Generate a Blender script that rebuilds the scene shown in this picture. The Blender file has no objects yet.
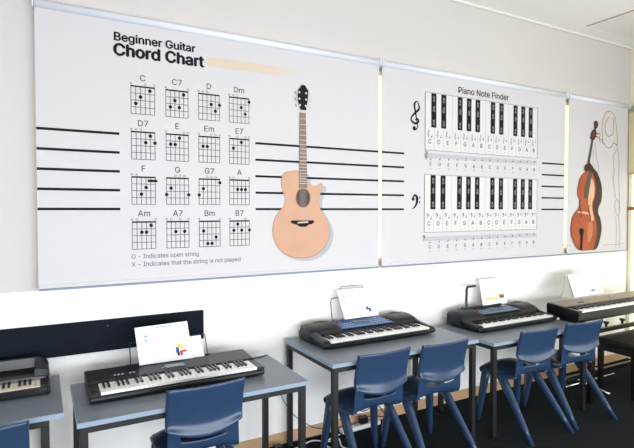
import bpy, bmesh, math, random, os
from mathutils import Vector, Matrix
from mathutils.geometry import tessellate_polygon
random.seed(4)
S = bpy.context.scene
COL = S.collection
PI = math.pi

# ------------------------------------------------------------------ camera, world, light, exposure
CAM = Vector((0.0, -3.27, 1.70))
F_PX = 500.0
PITCH = math.atan(14 / F_PX)
YAW = PI/2 - math.atan2(1220 - 317, math.hypot(F_PX, 14))
cd = bpy.data.cameras.new('camera'); cam = bpy.data.objects.new('camera', cd); COL.objects.link(cam)
cam.location = CAM
cam.rotation_euler = (PI/2 - PITCH, 0, -YAW)
cd.sensor_width = 36; cd.lens = F_PX * 36 / 634; cd.clip_start = 0.05
S.camera = cam

w = bpy.data.worlds.new('world'); S.world = w; w.use_nodes = True
w.node_tree.nodes['Background'].inputs[0].default_value = (0.75, 0.86, 1.0, 1)
w.node_tree.nodes['Background'].inputs[1].default_value = 0.6

def area(name, loc, rot, sx, sy, power, col):
    l = bpy.data.lights.new(name, 'AREA'); l.shape = 'RECTANGLE'; l.size = sx; l.size_y = sy
    l.energy = power; l.color = col
    o = bpy.data.objects.new(name, l); COL.objects.link(o); o.location = loc; o.rotation_euler = rot
    return o
# daylight through the windows of the rear wall (behind the camera) and of the right wall
area('rear_window_daylight', (1.3, -5.0, 0.80), (PI/2, 0, 0), 7.2, 1.5, 335, (0.90, 0.95, 1.0))
area('right_window_daylight', (5.80, -3.2, 1.2), (PI/2, 0, PI/2), 2.0, 1.5, 34, (0.94, 0.97, 1.0))
# added fill lights above the frame, no real lamps; upward ones brighten the ceiling
for lx in (1.2, 4.3):
    area('added_fill_light', (lx, -2.4, 3.0), (0, 0, 0), 1.4, 0.2, 5, (1.0, 0.94, 0.86))
    area('added_ceiling_uplight', (lx, -2.4, 3.04), (PI, 0, 0), 1.4, 0.2, 22, (1.0, 0.95, 0.88))

S.view_settings.view_transform = 'Standard'
S.view_settings.look = 'None'
S.view_settings.gamma = 1
S.view_settings.use_curve_mapping = False
S.view_settings.exposure = -0.08

# ------------------------------------------------------------------ helpers
def ray(u, v):
    fw = Vector((math.sin(YAW)*math.cos(PITCH), math.cos(YAW)*math.cos(PITCH), -math.sin(PITCH)))
    rt = Vector((math.cos(YAW), -math.sin(YAW), 0)); up = rt.cross(fw)
    return fw + rt*((u-317)/F_PX) - up*((v-224)/F_PX)
def at_y(u, v, y):
    d = ray(u, v); return CAM + d*((y-CAM.y)/d.y)

def lin(c):
    return tuple(((x/12.92) if x <= 0.04045 else ((x+0.055)/1.055)**2.4) for x in c)
def rgb(r, g, b): return lin((r/255, g/255, b/255)) + (1,)

MATS = {}
def mat(name, col, rough=0.5, metal=0.0, spec=0.5, noise=0.0, nscale=20, bump=0.0, bscale=200, emit=None, estr=0, coat=0):
    m = bpy.data.materials.new(name); m.use_nodes = True
    nt = m.node_tree; b = nt.nodes['Principled BSDF']
    b.inputs['Base Color'].default_value = col
    b.inputs['Roughness'].default_value = rough
    b.inputs['Metallic'].default_value = metal
    b.inputs['Specular IOR Level'].default_value = spec
    b.inputs['Coat Weight'].default_value = coat
    tc = nt.nodes.new('ShaderNodeTexCoord')
    if noise:
        n = nt.nodes.new('ShaderNodeTexNoise'); n.inputs['Scale'].default_value = nscale; n.inputs['Detail'].default_value = 5
        r = nt.nodes.new('ShaderNodeMixRGB'); r.blend_type = 'MULTIPLY'; r.inputs[0].default_value = 1
        cr = nt.nodes.new('ShaderNodeValToRGB')
        cr.color_ramp.elements[0].position = 0.3; cr.color_ramp.elements[1].position = 0.7
        a = 1 - noise
        cr.color_ramp.elements[0].color = (a, a, a, 1); cr.color_ramp.elements[1].color = (1, 1, 1, 1)
        nt.links.new(tc.outputs['Object'], n.inputs['Vector']); nt.links.new(n.outputs['Fac'], cr.inputs[0])
        r.inputs[1].default_value = col; nt.links.new(cr.outputs[0], r.inputs[2]); nt.links.new(r.outputs[0], b.inputs['Base Color'])
    if bump:
        n2 = nt.nodes.new('ShaderNodeTexNoise'); n2.inputs['Scale'].default_value = bscale; n2.inputs['Detail'].default_value = 3
        bp = nt.nodes.new('ShaderNodeBump'); bp.inputs['Strength'].default_value = bump; bp.inputs['Distance'].default_value = 0.004
        nt.links.new(tc.outputs['Object'], n2.inputs['Vector']); nt.links.new(n2.outputs['Fac'], bp.inputs['Height'])
        nt.links.new(bp.outputs[0], b.inputs['Normal'])
    if emit:
        b.inputs['Emission Color'].default_value = emit; b.inputs['Emission Strength'].default_value = estr
    MATS[name] = m
    return m

M_wall = mat('wall_paint', rgb(205, 201, 198), 0.75, noise=0.03, nscale=1.5, bump=0.15, bscale=90)
M_dado = mat('white_lower_wall_paint', rgb(248, 248, 247), 0.7, noise=0.01, nscale=2, bump=0.1, bscale=90)
M_ceil = mat('ceiling_paint', rgb(238, 236, 233), 0.85, noise=0.02, nscale=3)
M_cream = mat('cream_paint', rgb(238, 230, 200), 0.6, noise=0.03, nscale=2)
M_carpet = mat('charcoal_carpet', rgb(36, 41, 43), 1.0, spec=0.05, noise=0.45, nscale=130, bump=0.8, bscale=350)
M_skirt = mat('tan_wood_skirting', rgb(206, 168, 134), 0.5, noise=0.15, nscale=6)
M_trim = mat('white_trim', rgb(228, 226, 222), 0.5)
M_blind = mat('blind_fabric', rgb(201, 199, 202), 0.6, noise=0.012, nscale=3, bump=0.05, bscale=500)
M_tube = mat('white_metal_tube', rgb(222, 226, 238), 0.35)
M_bar = mat('pale_blue_bar', rgb(120, 130, 156), 0.4)
M_bracket = mat('grey_bracket', rgb(170, 170, 172), 0.45)
M_brownb = mat('brown_screw', rgb(96, 78, 62), 0.5)
M_ink = mat('black_ink', rgb(22, 20, 26), 0.7, spec=0.2)
M_ink2 = mat('soft_ink', rgb(56, 54, 62), 0.7, spec=0.2)
M_gridink = mat('grid_ink', rgb(112, 104, 108), 0.7, spec=0.2)
M_greyink = mat('grey_ink', rgb(148, 146, 148), 0.7, spec=0.2)
M_paleink = mat('pale_ink', rgb(172, 172, 176), 0.7, spec=0.2)
M_bandink = mat('band_ink', rgb(186, 187, 191), 0.7, spec=0.2)
M_blueink = mat('dull_blue_ink', rgb(92, 98, 122), 0.7, spec=0.2)
M_keyprint = mat('print_white', rgb(210, 209, 209), 0.6)
M_spruce = mat('print_spruce', rgb(200, 156, 128), 0.6, noise=0.06, nscale=8)
M_spruce_edge = mat('print_spruce_edge', rgb(176, 128, 92), 0.6)
M_fret = mat('print_fretboard', rgb(122, 88, 72), 0.6, noise=0.2, nscale=12)
M_silver = mat('print_silver', rgb(196, 190, 184), 0.5)
M_shade = mat('print_drop_grey', rgb(168, 171, 180), 0.7)
M_rosew = mat('print_soundhole', rgb(74, 54, 50), 0.6, noise=0.2, nscale=30)
M_cello = mat('print_cello_orange', rgb(172, 80, 42), 0.6, noise=0.35, nscale=6)
M_cello_l = mat('print_cello_light', rgb(222, 176, 138), 0.6, noise=0.1, nscale=8)
M_cello_m = mat('print_cello_mid', rgb(196, 112, 72), 0.6, noise=0.1, nscale=8)
M_cello_d = mat('print_cello_dark', rgb(58, 30, 24), 0.6, noise=0.3, nscale=8)
M_cello_e = mat('print_cello_edge', rgb(112, 50, 28), 0.6)
M_fbd = mat('print_dark_grey', rgb(72, 66, 66), 0.6)
M_line = mat('print_line_brown', rgb(146, 116, 104), 0.7)
M_lineg = mat('print_line_grey', rgb(152, 146, 148), 0.7)
M_hair = mat('print_hair', rgb(206, 196, 190), 0.7)
M_daypane = mat('daylit_pane', rgb(250, 246, 215), 0.3, emit=rgb(255, 249, 206), estr=0.85)
M_brown = mat('brown_wood', rgb(150, 100, 60), 0.5, noise=0.2, nscale=12)
M_beigeblind = mat('beige_blind', rgb(206, 196, 166), 0.7)
M_greenrail = mat('green_headrail', rgb(150, 160, 130), 0.6)

M_desk = mat('grey_laminate', rgb(106, 114, 124), 0.34, spec=0.4, noise=0.05, nscale=60)
M_edge = mat('pale_blue_edge', rgb(138, 156, 174), 0.35)
M_steel = mat('black_steel', rgb(24, 25, 27), 0.45, spec=0.4)
M_chair = mat('blue_polypropylene', rgb(42, 63, 92), 0.23, spec=0.38, noise=0.07, nscale=9, bump=0.05, bscale=300)
M_stud = mat('pale_stud', rgb(120, 140, 170), 0.3)
M_board = mat('blue_black_board', rgb(15, 23, 34), 0.7, spec=0.12, noise=0.3, nscale=5)
M_blackp = mat('black_plastic', rgb(19, 22, 25), 0.36, spec=0.35, noise=0.1, nscale=30)
M_satin = mat('satin_black', rgb(22, 24, 26), 0.3)
M_grille = mat('speaker_grille', rgb(22, 24, 26), 0.6, noise=0.5, nscale=300)
M_wkey = mat('ivory_key', rgb(240, 240, 238), 0.25)
M_wkeyb = mat('aged_ivory_key', rgb(226, 214, 196), 0.3)
M_bkey = mat('black_key', rgb(14, 14, 16), 0.25)
M_bluep = mat('blue_panel', rgb(44, 82, 140), 0.4)
M_bluep2 = mat('dark_blue_panel', rgb(38, 60, 100), 0.4)
M_button = mat('grey_button', rgb(150, 160, 176), 0.4)
M_redb = mat('red_button', rgb(180, 50, 50), 0.4)
M_lcd = mat('lcd', rgb(120, 132, 132), 0.2)
M_paper = mat('paper', rgb(232, 233, 238), 0.7)
M_pblue = mat('paper_blue_ink', rgb(104, 134, 190), 0.7)
M_pgrey = mat('paper_grey_ink', rgb(146, 150, 168), 0.7)
M_yell = mat('paper_yellow', rgb(240, 210, 80), 0.7)
M_red = mat('paper_red', rgb(200, 40, 70), 0.7)
M_dkblue = mat('paper_dark_blue', rgb(40, 80, 140), 0.7)
M_brpr = mat('paper_brown', rgb(120, 80, 60), 0.7)
M_orpr = mat('paper_orange', rgb(236, 196, 130), 0.7)
M_taupe = mat('taupe_panel', rgb(142, 128, 114), 0.4, noise=0.06, nscale=30)
M_taupel = mat('taupe_rest', rgb(168, 150, 128), 0.5)
M_binder = mat('grey_green_card', rgb(158, 162, 152), 0.6)
M_chrome = mat('chrome', rgb(200, 202, 206), 0.2, metal=1.0)
M_vinyl = mat('black_vinyl', rgb(24, 24, 20), 0.55, spec=0.25, bump=0.2, bscale=150)
M_bwood = mat('black_lacquer', rgb(16, 14, 14), 0.3)
M_whitep = mat('white_plastic', rgb(232, 236, 236), 0.35)
M_cable_w = mat('white_cable', rgb(220, 222, 222), 0.5)
M_cable_b = mat('black_cable', rgb(26, 26, 28), 0.5)

# wood-grain strip that runs out into the blind's own white
def grain_material():
    m = bpy.data.materials.new('print_grain_strip'); m.use_nodes = True; nt = m.node_tree
    b = nt.nodes['Principled BSDF']; b.inputs['Roughness'].default_value = 0.7
    tc = nt.nodes.new('ShaderNodeTexCoord'); sp = nt.nodes.new('ShaderNodeSeparateXYZ')
    nt.links.new(tc.outputs['Object'], sp.inputs[0])
    mr = nt.nodes.new('ShaderNodeMapRange'); mr.inputs[1].default_value = 1.40; mr.inputs[2].default_value = 1.66
    nt.links.new(sp.outputs[0], mr.inputs[0])
    mp = nt.nodes.new('ShaderNodeMapping'); mp.inputs['Scale'].default_value = (1.2, 1, 60)
    n = nt.nodes.new('ShaderNodeTexNoise'); n.inputs['Scale'].default_value = 2.5
    nt.links.new(tc.outputs['Object'], mp.inputs[0]); nt.links.new(mp.outputs[0], n.inputs['Vector'])
    cr = nt.nodes.new('ShaderNodeValToRGB')
    cr.color_ramp.elements[0].position = 0.35; cr.color_ramp.elements[0].color = rgb(208, 188, 168)
    cr.color_ramp.elements[1].position = 0.65; cr.color_ramp.elements[1].color = rgb(206, 190, 174)
    nt.links.new(n.outputs['Fac'], cr.inputs[0])
    mx = nt.nodes.new('ShaderNodeMixRGB'); nt.links.new(mr.outputs[0], mx.inputs[0])
    nt.links.new(cr.outputs[0], mx.inputs[1]); mx.inputs[2].default_value = rgb(201, 199, 202)
    nt.links.new(mx.outputs[0], b.inputs['Base Color'])
    return m
M_grain = grain_material()

class MB:
    """collects shapes, builds ONE mesh object"""
    def __init__(s): s.bm = bmesh.new(); s.mats = []
    def mi(s, m):
        if m not in s.mats: s.mats.append(m)
        return s.mats.index(m)
    def face(s, pts, m):
        vs = [s.bm.verts.new(p) for p in pts]
        f = s.bm.faces.new(vs); f.material_index = s.mi(m)
        return f
    def box(s, x0, x1, y0, y1, z0, z1, m, bev=0.0, seg=2, M=None):
        r = bmesh.ops.create_cube(s.bm, size=1.0)
        vs = r['verts']
        for v in vs:
            v.co = Vector((x0+(v.co.x+.5)*(x1-x0), y0+(v.co.y+.5)*(y1-y0), z0+(v.co.z+.5)*(z1-z0)))
        fs = set(f for v in vs for f in v.link_faces)
        k = s.mi(m)
        for f in fs: f.material_index = k
        if bev:
            es = list(set(e for v in vs for e in v.link_edges))
            rr = bmesh.ops.bevel(s.bm, geom=es, offset=bev, segments=seg, profile=0.5, affect='EDGES')
            for f in rr['faces']: f.material_index = k
            vs = list(set(rr['verts']) | set(v for v in vs if v.is_valid))
        if M is not None:
            for v in vs: v.co = M @ v.co
        return s
    def tube(s, pts, r, m, n=8, closed=False):
        pts = [Vector(p) for p in pts]; k = s.mi(m); rings = []
        R = r if isinstance(r, (list, tuple)) else [r]*len(pts)
        ref = None
        for i, p in enumerate(pts):
            a = pts[max(0, i-1)]; b = pts[min(len(pts)-1, i+1)]
            t = (b-a).normalized()
            if ref is None:
                ref = Vector((0, 0, 1)) if abs(t.z) < 0.9 else Vector((0, 1, 0))
            u = t.cross(ref).normalized(); v = u.cross(t).normalized(); ref = v
            rings.append([s.bm.verts.new(p + u*math.cos(2*PI*j/n)*R[i] + v*math.sin(2*PI*j/n)*R[i]) for j in range(n)])
        for a, b in zip(rings, rings[1:]):
            for j in range(n):
                f = s.bm.faces.new((a[j], a[(j+1) % n], b[(j+1) % n], b[j])); f.material_index = k; f.smooth = True
        for ring in (rings[0], rings[-1]):
            f = s.bm.faces.new(ring); f.material_index = k
        return s
    def sweep(s, secs, m, smooth=True, cap=True):
        """secs: list of closed loops of equal length"""
        k = s.mi(m)
        rings = [[s.bm.verts.new(p) for p in sec] for sec in secs]
        n = len(rings[0])
        for a, b in zip(rings, rings[1:]):
            for j in range(n):
                f = s.bm.faces.new((a[j], a[(j+1) % n], b[(j+1) % n], b[j])); f.material_index = k; f.smooth = smooth
        if cap:
            for ring in (rings[0], rings[-1]):
                f = s.bm.faces.new(ring); f.material_index = k
        return s
    def prism_x(s, prof, x0, x1, m, bev=0.0):
        """profile of (y, z) pushed along x"""
        s.sweep([[(x0, y, z) for y, z in prof], [(x1, y, z) for y, z in prof]], m, smooth=False)
        return s
    # ---- flat artwork in the wall plane
    def rect(s, x0, x1, z0, z1, y, m): s.face([(x0, y, z0), (x1, y, z0), (x1, y, z1), (x0, y, z1)], m)
    def poly(s, pts, y, m):
        V = [Vector((p[0], p[1], 0)) for p in pts]
        vs = [s.bm.verts.new((p[0], y, p[1])) for p in pts]; k = s.mi(m)
        for t in tessellate_polygon([V]):
            f = s.bm.faces.new([vs[i] for i in t]); f.material_index = k
    def disc(s, x, z, rx, y, m, rz=None, n=20):
        rz = rz or rx
        s.poly([(x+rx*math.cos(2*PI*i/n), z+rz*math.sin(2*PI*i/n)) for i in range(n)], y, m)
    def ring(s, x, z, r, t, y, m, n=18):
        k = s.mi(m)
        A = [s.bm.verts.new((x+r*math.cos(2*PI*i/n), y, z+r*math.sin(2*PI*i/n))) for i in range(n)]
        B = [s.bm.verts.new((x+(r-t)*math.cos(2*PI*i/n), y, z+(r-t)*math.sin(2*PI*i/n))) for i in range(n)]
        for i in range(n):
            f = s.bm.faces.new((A[i], A[(i+1) % n], B[(i+1) % n], B[i])); f.material_index = k
    def ribbon(s, pts, wd, y, m, smooth=4):
        P = spline([Vector((p[0], p[1], 0)) for p in pts], smooth) if smooth else [Vector((p[0], p[1], 0)) for p in pts]
        W = [wd]*len(P) if not isinstance(wd, (list, tuple)) else [interp(wd, i/(len(P)-1)) for i in range(len(P))]
        k = s.mi(m); L = []; R = []
        for i, p in enumerate(P):
            t = (P[min(i+1, len(P)-1)] - P[max(i-1, 0)])
            if t.length < 1e-9: t = Vector((1, 0, 0))
            t.normalize(); nn = Vector((-t.y, t.x, 0))*W[i]/2
            L.append(s.bm.verts.new((p.x+nn.x, y, p.y+nn.y))); R.append(s.bm.verts.new((p.x-nn.x, y, p.y-nn.y)))
        for i in range(len(P)-1):
            f = s.bm.faces.new((L[i], L[i+1], R[i+1], R[i])); f.material_index = k
    def text(s, body, x0, zb, cap, y, m, width=None, bold=0.0, align='L', rot=0):
        me = glyphs(body)
        xs = [v.co.x for v in me.vertices]; mn, mx = min(xs), max(xs)
        sz = cap/CAPH; sx = sz if not width else width/(mx-mn)
        off = 0 if align == 'L' else -(mx-mn)*sx/2
        k = s.mi(m); vs = []
        strikes = [(0, 0)] if not bold else [(-bold*.8, 0), (bold*.8, 0), (0, bold*.6), (0, -bold*.6)]
        for si, (dx, dz) in enumerate(strikes):          # heavier letters: the outline struck several times
            vs = []
            for v in me.vertices:
                px = off + (v.co.x-mn+dx)*sx; pz = (v.co.y+dz)*sz
                if rot: px, pz = px*math.cos(rot)-pz*math.sin(rot), px*math.sin(rot)+pz*math.cos(rot)
                vs.append(s.bm.verts.new((x0+px, y-.00008*si, zb+pz)))
            for p in me.polygons:
                try:
                    f = s.bm.faces.new([vs[i] for i in p.vertices]); f.material_index = k
                except ValueError: pass
        bpy.data.meshes.remove(me)
    def build(s, name, parent=None, flat=False, smooth=None, loc=None, bevel=0, solid=0, subsurf=0):
        if flat:
            bmesh.ops.triangulate(s.bm, faces=[f for f in s.bm.faces if len(f.verts) > 4])
        else:
            bmesh.ops.recalc_face_normals(s.bm, faces=s.bm.faces)
        if flat:
            for f in s.bm.faces:
                f.normal_update()
                if f.normal.y > 0: f.normal_flip()
        if smooth:
            for f in s.bm.faces: f.smooth = True
        me = bpy.data.meshes.new(name); s.bm.to_mesh(me); s.bm.free()
        for m in s.mats: me.materials.append(m)
        o = bpy.data.objects.new(name, me); COL.objects.link(o)
        if parent: o.parent = parent
        if loc: o.location = loc
        if solid:
            md = o.modifiers.new('solid', 'SOLIDIFY'); md.thickness = solid; md.offset = 0
        if bevel:
            md = o.modifiers.new('bevel', 'BEVEL'); md.width = bevel; md.segments = 2; md.limit_method = 'ANGLE'; md.angle_limit = math.radians(40)
        if subsurf:
            md = o.modifiers.new('sub', 'SUBSURF'); md.levels = subsurf; md.render_levels = subsurf
        return o

def interp(L, t):
    f = t*(len(L)-1); i = min(int(f), len(L)-2); return L[i] + (L[i+1]-L[i])*(f-i)
def spline(P, n):
    out = []
    for i in range(len(P)-1):
        p0 = P[max(i-1, 0)]; p1 = P[i]; p2 = P[i+1]; p3 = P[min(i+2, len(P)-1)]
        for j in range(n):
            t = j/n
            out.append(0.5*((2*p1)+(p2-p0)*t+(2*p0-5*p1+4*p2-p3)*t*t+(3*p1-p0-3*p2+p3)*t**3))
    out.append(P[-1]); return out
def closed_spline(P, n=4):
    P = [Vector((p[0], p[1], 0)) for p in P]; N = len(P); out = []
    for i in range(N):
        p0, p1, p2, p3 = P[(i-1) % N], P[i], P[(i+1) % N], P[(i+2) % N]
        for j in range(n):
            t = j/n
            q = 0.5*((2*p1)+(p2-p0)*t+(2*p0-5*p1+4*p2-p3)*t*t+(3*p1-p0-3*p2+p3)*t**3)
            out.append((q.x, q.y))
    return out
try:                              # the grotesque face that comes with Blender, else its built-in one
    FONT = bpy.data.fonts.load(os.path.join(bpy.utils.system_resource('DATAFILES'), 'fonts', 'Inter.woff2'))
except Exception:
    FONT = None
def glyphs(body, bold=0.0):
    if FONT and body.startswith('D'):                 # the capital D is drawn here
        t = .082; H_ = .727; A = []; B_ = []
        A += [(0, 0), (.24, 0)]; B_ += [(t, t), (.24, t)]
        for i in range(1, 12):
            a = -PI/2 + PI*i/12
            A.append((.24+.355*math.cos(a), H_/2+H_/2*math.sin(a))); B_.append((.24+(.355-t*1.1)*math.cos(a), H_/2+(H_/2-t)*math.sin(a)))
        A += [(.24, H_), (0, H_)]; B_ += [(.24, H_-t), (t, H_-t)]
        n = len(A); V = [(x, y, 0) for x, y in A+B_]
        Fc = [(i, (i+1) % n, n+(i+1) % n, n+i) for i in range(n)]
        if len(body) > 1:
            r = glyphs(body[1:]); k = len(V)
            V += [(v.co.x+.64*CAPH/.727, v.co.y, 0) for v in r.vertices]; Fc += [tuple(k+i for i in p.vertices) for p in r.polygons]
            bpy.data.meshes.remove(r)
        q = CAPH/.727; V = [(x*q if len(body) < 2 or i < 2*n else x, y*q if i < 2*n else y, 0) for i, (x, y, _) in enumerate(V)]
        me = bpy.data.meshes.new('glyphs'); me.from_pydata(V, [], Fc); return me
    cu = bpy.data.curves.new('glyphs', 'FONT'); cu.body = body; cu.size = 1; cu.offset = bold; cu.resolution_u = 3
    if FONT: cu.font = FONT
    o = bpy.data.objects.new('glyphs', cu); COL.objects.link(o)
    dg = bpy.context.evaluated_depsgraph_get(); dg.update()
    me = bpy.data.meshes.new_from_object(o.evaluated_get(dg))
    bpy.data.objects.remove(o); bpy.data.curves.remove(cu)
    return me
_h = glyphs('H'); CAPH = max(v.co.y for v in _h.vertices); bpy.data.meshes.remove(_h)

def thing(name, label, cat, loc=(0, 0, 0), rz=0, group=None):
    o = bpy.data.objects.new(name, None); COL.objects.link(o); o.empty_display_size = 0.1
    o.location = loc; o.rotation_euler = (0, 0, rz)
    o['label'] = label; o['category'] = cat
    if group: o['group'] = group
    return o
def tag(o, label, cat, group=None):
    o['label'] = label; o['category'] = cat
    if group: o['group'] = group
    return o
def struct(o): o['kind'] = 'structure'; return o
def dup(root, label, loc, rz=0):
    def rec(o, parent):
        c = o.copy(); COL.objects.link(c); c.parent = parent
        for ch in o.children: rec(ch, c)
        return c
    r = rec(root, None); r.location = loc; r.rotation_euler = (0, 0, rz); r['label'] = label
    return r

# ------------------------------------------------------------------ the room
XL, XR, YB, ZC = -2.6, 5.88, -5.1, 3.53
b = MB(); b.box(XL-.1, XR+.1, YB-.1, .1, -.1, 0, M_carpet); struct(b.build('floor'))
b = MB(); b.box(XL-.1, XR+.1, YB-.1, .1, ZC, ZC+.1, M_ceil); struct(b.build('ceiling'))
b = MB(); b.box(XL-.1, XR+.1, 0, .1, 1.236, ZC, M_wall); b.box(XL-.1, XR+.1, -.0015, .1, 0, 1.236, M_dado); struct(b.build('wall_back'))
b = MB(); b.box(XL-.1, XL, YB, 0, 0, ZC, M_wall); struct(b.build('wall_left'))
b = MB(); b.box(XR, XR+.1, YB, 0, 0, ZC, M_cream); struct(b.build('wall_right'))
b = MB(); b.box(XL-.1, XR+.1, YB-.1, YB, 0, ZC, M_wall); struct(b.build('wall_front'))
b = MB(); b.box(XL, XR, -.014, 0, 0, .085, M_skirt, .003); struct(b.build('baseboard_back'))
b = MB(); b.box(XR-.014, XR, YB, -1.2, 0, .085, M_skirt, .003); struct(b.build('baseboard_right'))
b = MB(); b.box(XL, XR, -.025, 0, ZC-.022, ZC, M_trim, .004); struct(b.build('trim_1'))         # wall / ceiling trim
b = MB(); b.box(4.775, 4.79, YB, -.18, ZC-.006, ZC, M_taupel); struct(b.build('trim_2'))         # joint in the ceiling boards
b = MB(); b.box(4.79, XR, YB, -.18, ZC-.004, ZC, M_trim); struct(b.build('trim_3'))             # paler board
# window row behind the blinds: seen only as bright slots between them
b = MB()
b.box(.03, 5.70, -.012, 0, 1.29, 1.315, M_cream); b.box(.03, 5.70, -.012, 0, 2.77, 2.80, M_cream)
wf = struct(b.build('window_1'))
b = MB(); b.box(.03, 5.70, -.006, -.002, 1.315, 2.77, M_daypane); b.build('window_pane', wf)
# glazed door with a beige blind in the right wall, beside the corner
b = MB()
b.box(XR-.03, XR, -1.15, -1.08, .12, 2.85, M_cream); b.box(XR-.03, XR, -.045, -.012, .12, 2.85, M_cream)
b.box(XR-.03, XR, -1.08, -.045, 2.82, 2.85, M_cream)
df = struct(b.build('door_1'))
b = MB(); b.box(XR-.018, XR-.004, -1.08, -.045, .14, 2.82, M_daypane); b.build('door_pane', df)
b = MB(); b.box(XR-.045, XR-.018, -1.08, -.012, 1.70, 1.735, M_brown); b.build('glazing_bar', df)
rb = thing('roller_blind', 'plain beige roller blind half lowered over the glazed door in the corner', 'roller blind', (XR, 0, 0))
b = MB(); b.box(-.052, -.048, -1.1, -.016, 2.12, 2.80, M_beigeblind); b.build('blind_fabric', rb)
b = MB(); b.box(-.075, -.03, -1.12, -.012, 2.80, 2.86, M_greenrail, .006); b.build('headrail', rb)
b = MB(); b.box(-.058, -.046, -1.1, -.016, 2.10, 2.125, M_skirt, .003); b.build('bottom_bar', rb)

# ------------------------------------------------------------------ printed roller blinds
YF = -.055                       # front face of the fabric
Y1, Y2, Y3, Y4 = YF-.0012, YF-.0022, YF-.0032, YF-.0042
def blind(x0, x1, label):
    t = thing('printed_roller_blind', label, 'roller blind', (x0, 0, 0), 0, 'printed music roller blinds')
    b = MB(); b.box(0, x1-x0, YF, YF+.003, 1.262, 2.838, M_blind); fab = b.build('blind_fabric', t)
    b = MB(); b.tube([(-.0, -.05, 2.85), (x1-x0+.005, -.05, 2.85)], .0235, M_tube, 24); b.build('roller_tube', t)
    b = MB(); b.box(0, x1-x0, YF-.007, YF+.008, 1.254, 1.276, M_blind, .003); b.build('bottom_hem', t)
    b = MB(); b.box(.003, x1-x0-.003, YF-.010, YF+.010, 1.242, 1.2535, M_bar, .003); o = b.build('bottom_bar', t); o['label'] = 'blue-grey bottom bar'
    for xx in (-.008, x1-x0+.008):
        b = MB(); b.box(xx-.004, xx+.004, -.078, 0, 2.825, 2.885, M_tube, .002)
        b.tube([(xx-.006, -.05, 2.85), (xx+.006, -.05, 2.85)], .009, M_bracket, 12)
        b.build('end_bracket', t)
    return t
B1 = blind(-.013, 2.334, 'white roller blind printed with guitar chord chart and acoustic guitar, leftmost')
B2 = blind(2.366, 4.64, 'white roller blind printed with a piano note finder chart, middle')
B3 = blind(4.692, 5.735, 'narrow white roller blind printed with a cello and outlined woman')
def art(b, name, parent):
    """artwork is drawn in room coordinates, then hung on its blind"""
    o = b.build(name, parent, flat=True)
    o.location = (-parent.location.x, 0, 0)
    return o
def sub(b, name, parent):
    return b.build(name, parent, flat=True)

# chord chart heading
b = MB(); b.text('Beginner Guitar', .401, 2.712, .048, Y1, M_ink, .485, .038); art(b, 'heading_text', B1)
b = MB(); b.text('Chord Chart', .399, 2.626, .068, Y1, M_ink, .541, .050); art(b, 'title_text', B1)
b = MB(); b.poly([(.958, 2.638), (.958, 2.697), (1.66, 2.703), (1.66, 2.645)], Y1, M_grain); art(b, 'wood_grain_strip', B1)
b = MB(); b.text('O - Indicates open string', .486, 1.402, .027, Y1, M_blueink, .415, .004); art(b, 'legend_text', B1)
b = MB(); b.text('X - Indicates that the string is not played', .486, 1.353, .027, Y1, M_blueink, .70, .004); art(b, 'legend_text', B1)
STAFF = [2.158, 2.045, 1.932, 1.819, 1.706]
for parent, x0, x1 in ((B1, -.012, .424), (B1, 1.297, 2.334), (B2, 2.366, 2.588), (B2, 4.286, 4.628)):
    for z in STAFF:
        b = MB(); b.rect(x0, x1, z-.0075, z+.0075, Y1, M_ink); art(b, 'staff_line', parent)

CH = [('C', 'x--o-o', [(4, 0), (2, 1), (1, 2)]), ('C7', 'x----o', [(4, 0), (2, 1), (1, 2), (3, 2)]),
      ('D', 'xxo---', [(3, 1), (5, 1), (4, 2)]), ('Dm', 'xxo---', [(5, 0), (3, 1), (4, 2)]),
      ('D7', 'xxo---', [(4, 0), (3, 1), (5, 1)]), ('E', 'o---oo', [(3, 0), (1, 1), (2, 1)]),
      ('Em', 'o--ooo', [(1, 1), (2, 1)]), ('E7', 'o-o-oo', [(3, 0), (1, 1)]),
      ('F', 'xx----', [('bar', 0), (3, 1), (2, 2)]), ('G', '--ooo-', [(1, 1), (0, 2), (5, 2)]),
      ('G7', '--ooo-', [(5, 0), (1, 1), (0, 2)]), ('A', 'xo---o', [(2, 1), (3, 1), (4, 1)]),
      ('Am', 'xo---o', [(4, 0), (2, 1), (3, 1)]), ('A7', 'xo-o-o', [(2, 1), (4, 1)]),
      ('Bm', 'x----o', [(1, 1), (4, 2), (2, 3), (3, 3)]), ('B7', 'x---o-', [(2, 0), (1, 1), (3, 1), (5, 1)])]
for i, (nm, marks, dots) in enumerate(CH):
    x0 = .4915 + .207*(i % 4); zt = 2.452 - .2755*(i//4); W_, H_ = .139, .166
    b = MB()
    for k in range(6): b.rect(x0+W_*k/5-.0022, x0+W_*k/5+.0022, zt-H_, zt, Y1, M_gridink)
    for k in range(1, 5): b.rect(x0, x0+W_, zt-H_*k/4-.002, zt-H_*k/4+.002, Y1, M_gridink)
    b.rect(x0-.002, x0+W_+.002, zt-.004, zt+.005, Y2, M_ink)
    for d in dots:
        if d[0] == 'bar':
            b.rect(x0+W_*.72, x0+W_*1.04, zt-H_*.125-.008, zt-H_*.125+.008, Y2, M_ink)
            b.disc(x0+W_*.72, zt-H_*.125, .008, Y3, M_ink); b.disc(x0+W_*1.04, zt-H_*.125, .008, Y3, M_ink)
        else: b.disc(x0+W_*d[0]/5, zt-H_*(d[1]+.5)/4, .0108, Y3, M_ink)
    for k, c in enumerate(marks):
        xx = x0+W_*k/5; zz = zt+.016
        if c == 'o': b.ring(xx, zz, .0075, .0025, Y1, M_gridink)
        if c == 'x':
            for sgn in (1, -1): b.ribbon([(xx-.006, zz-.006*sgn), (xx+.006, zz+.006*sgn)], .003, Y1, M_gridink, 0)
    b.text(nm, x0+W_/2, zt+.036, .036, Y1, M_ink2, None, .006, 'C')
    art(b, 'chord_diagram', B1)

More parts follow.
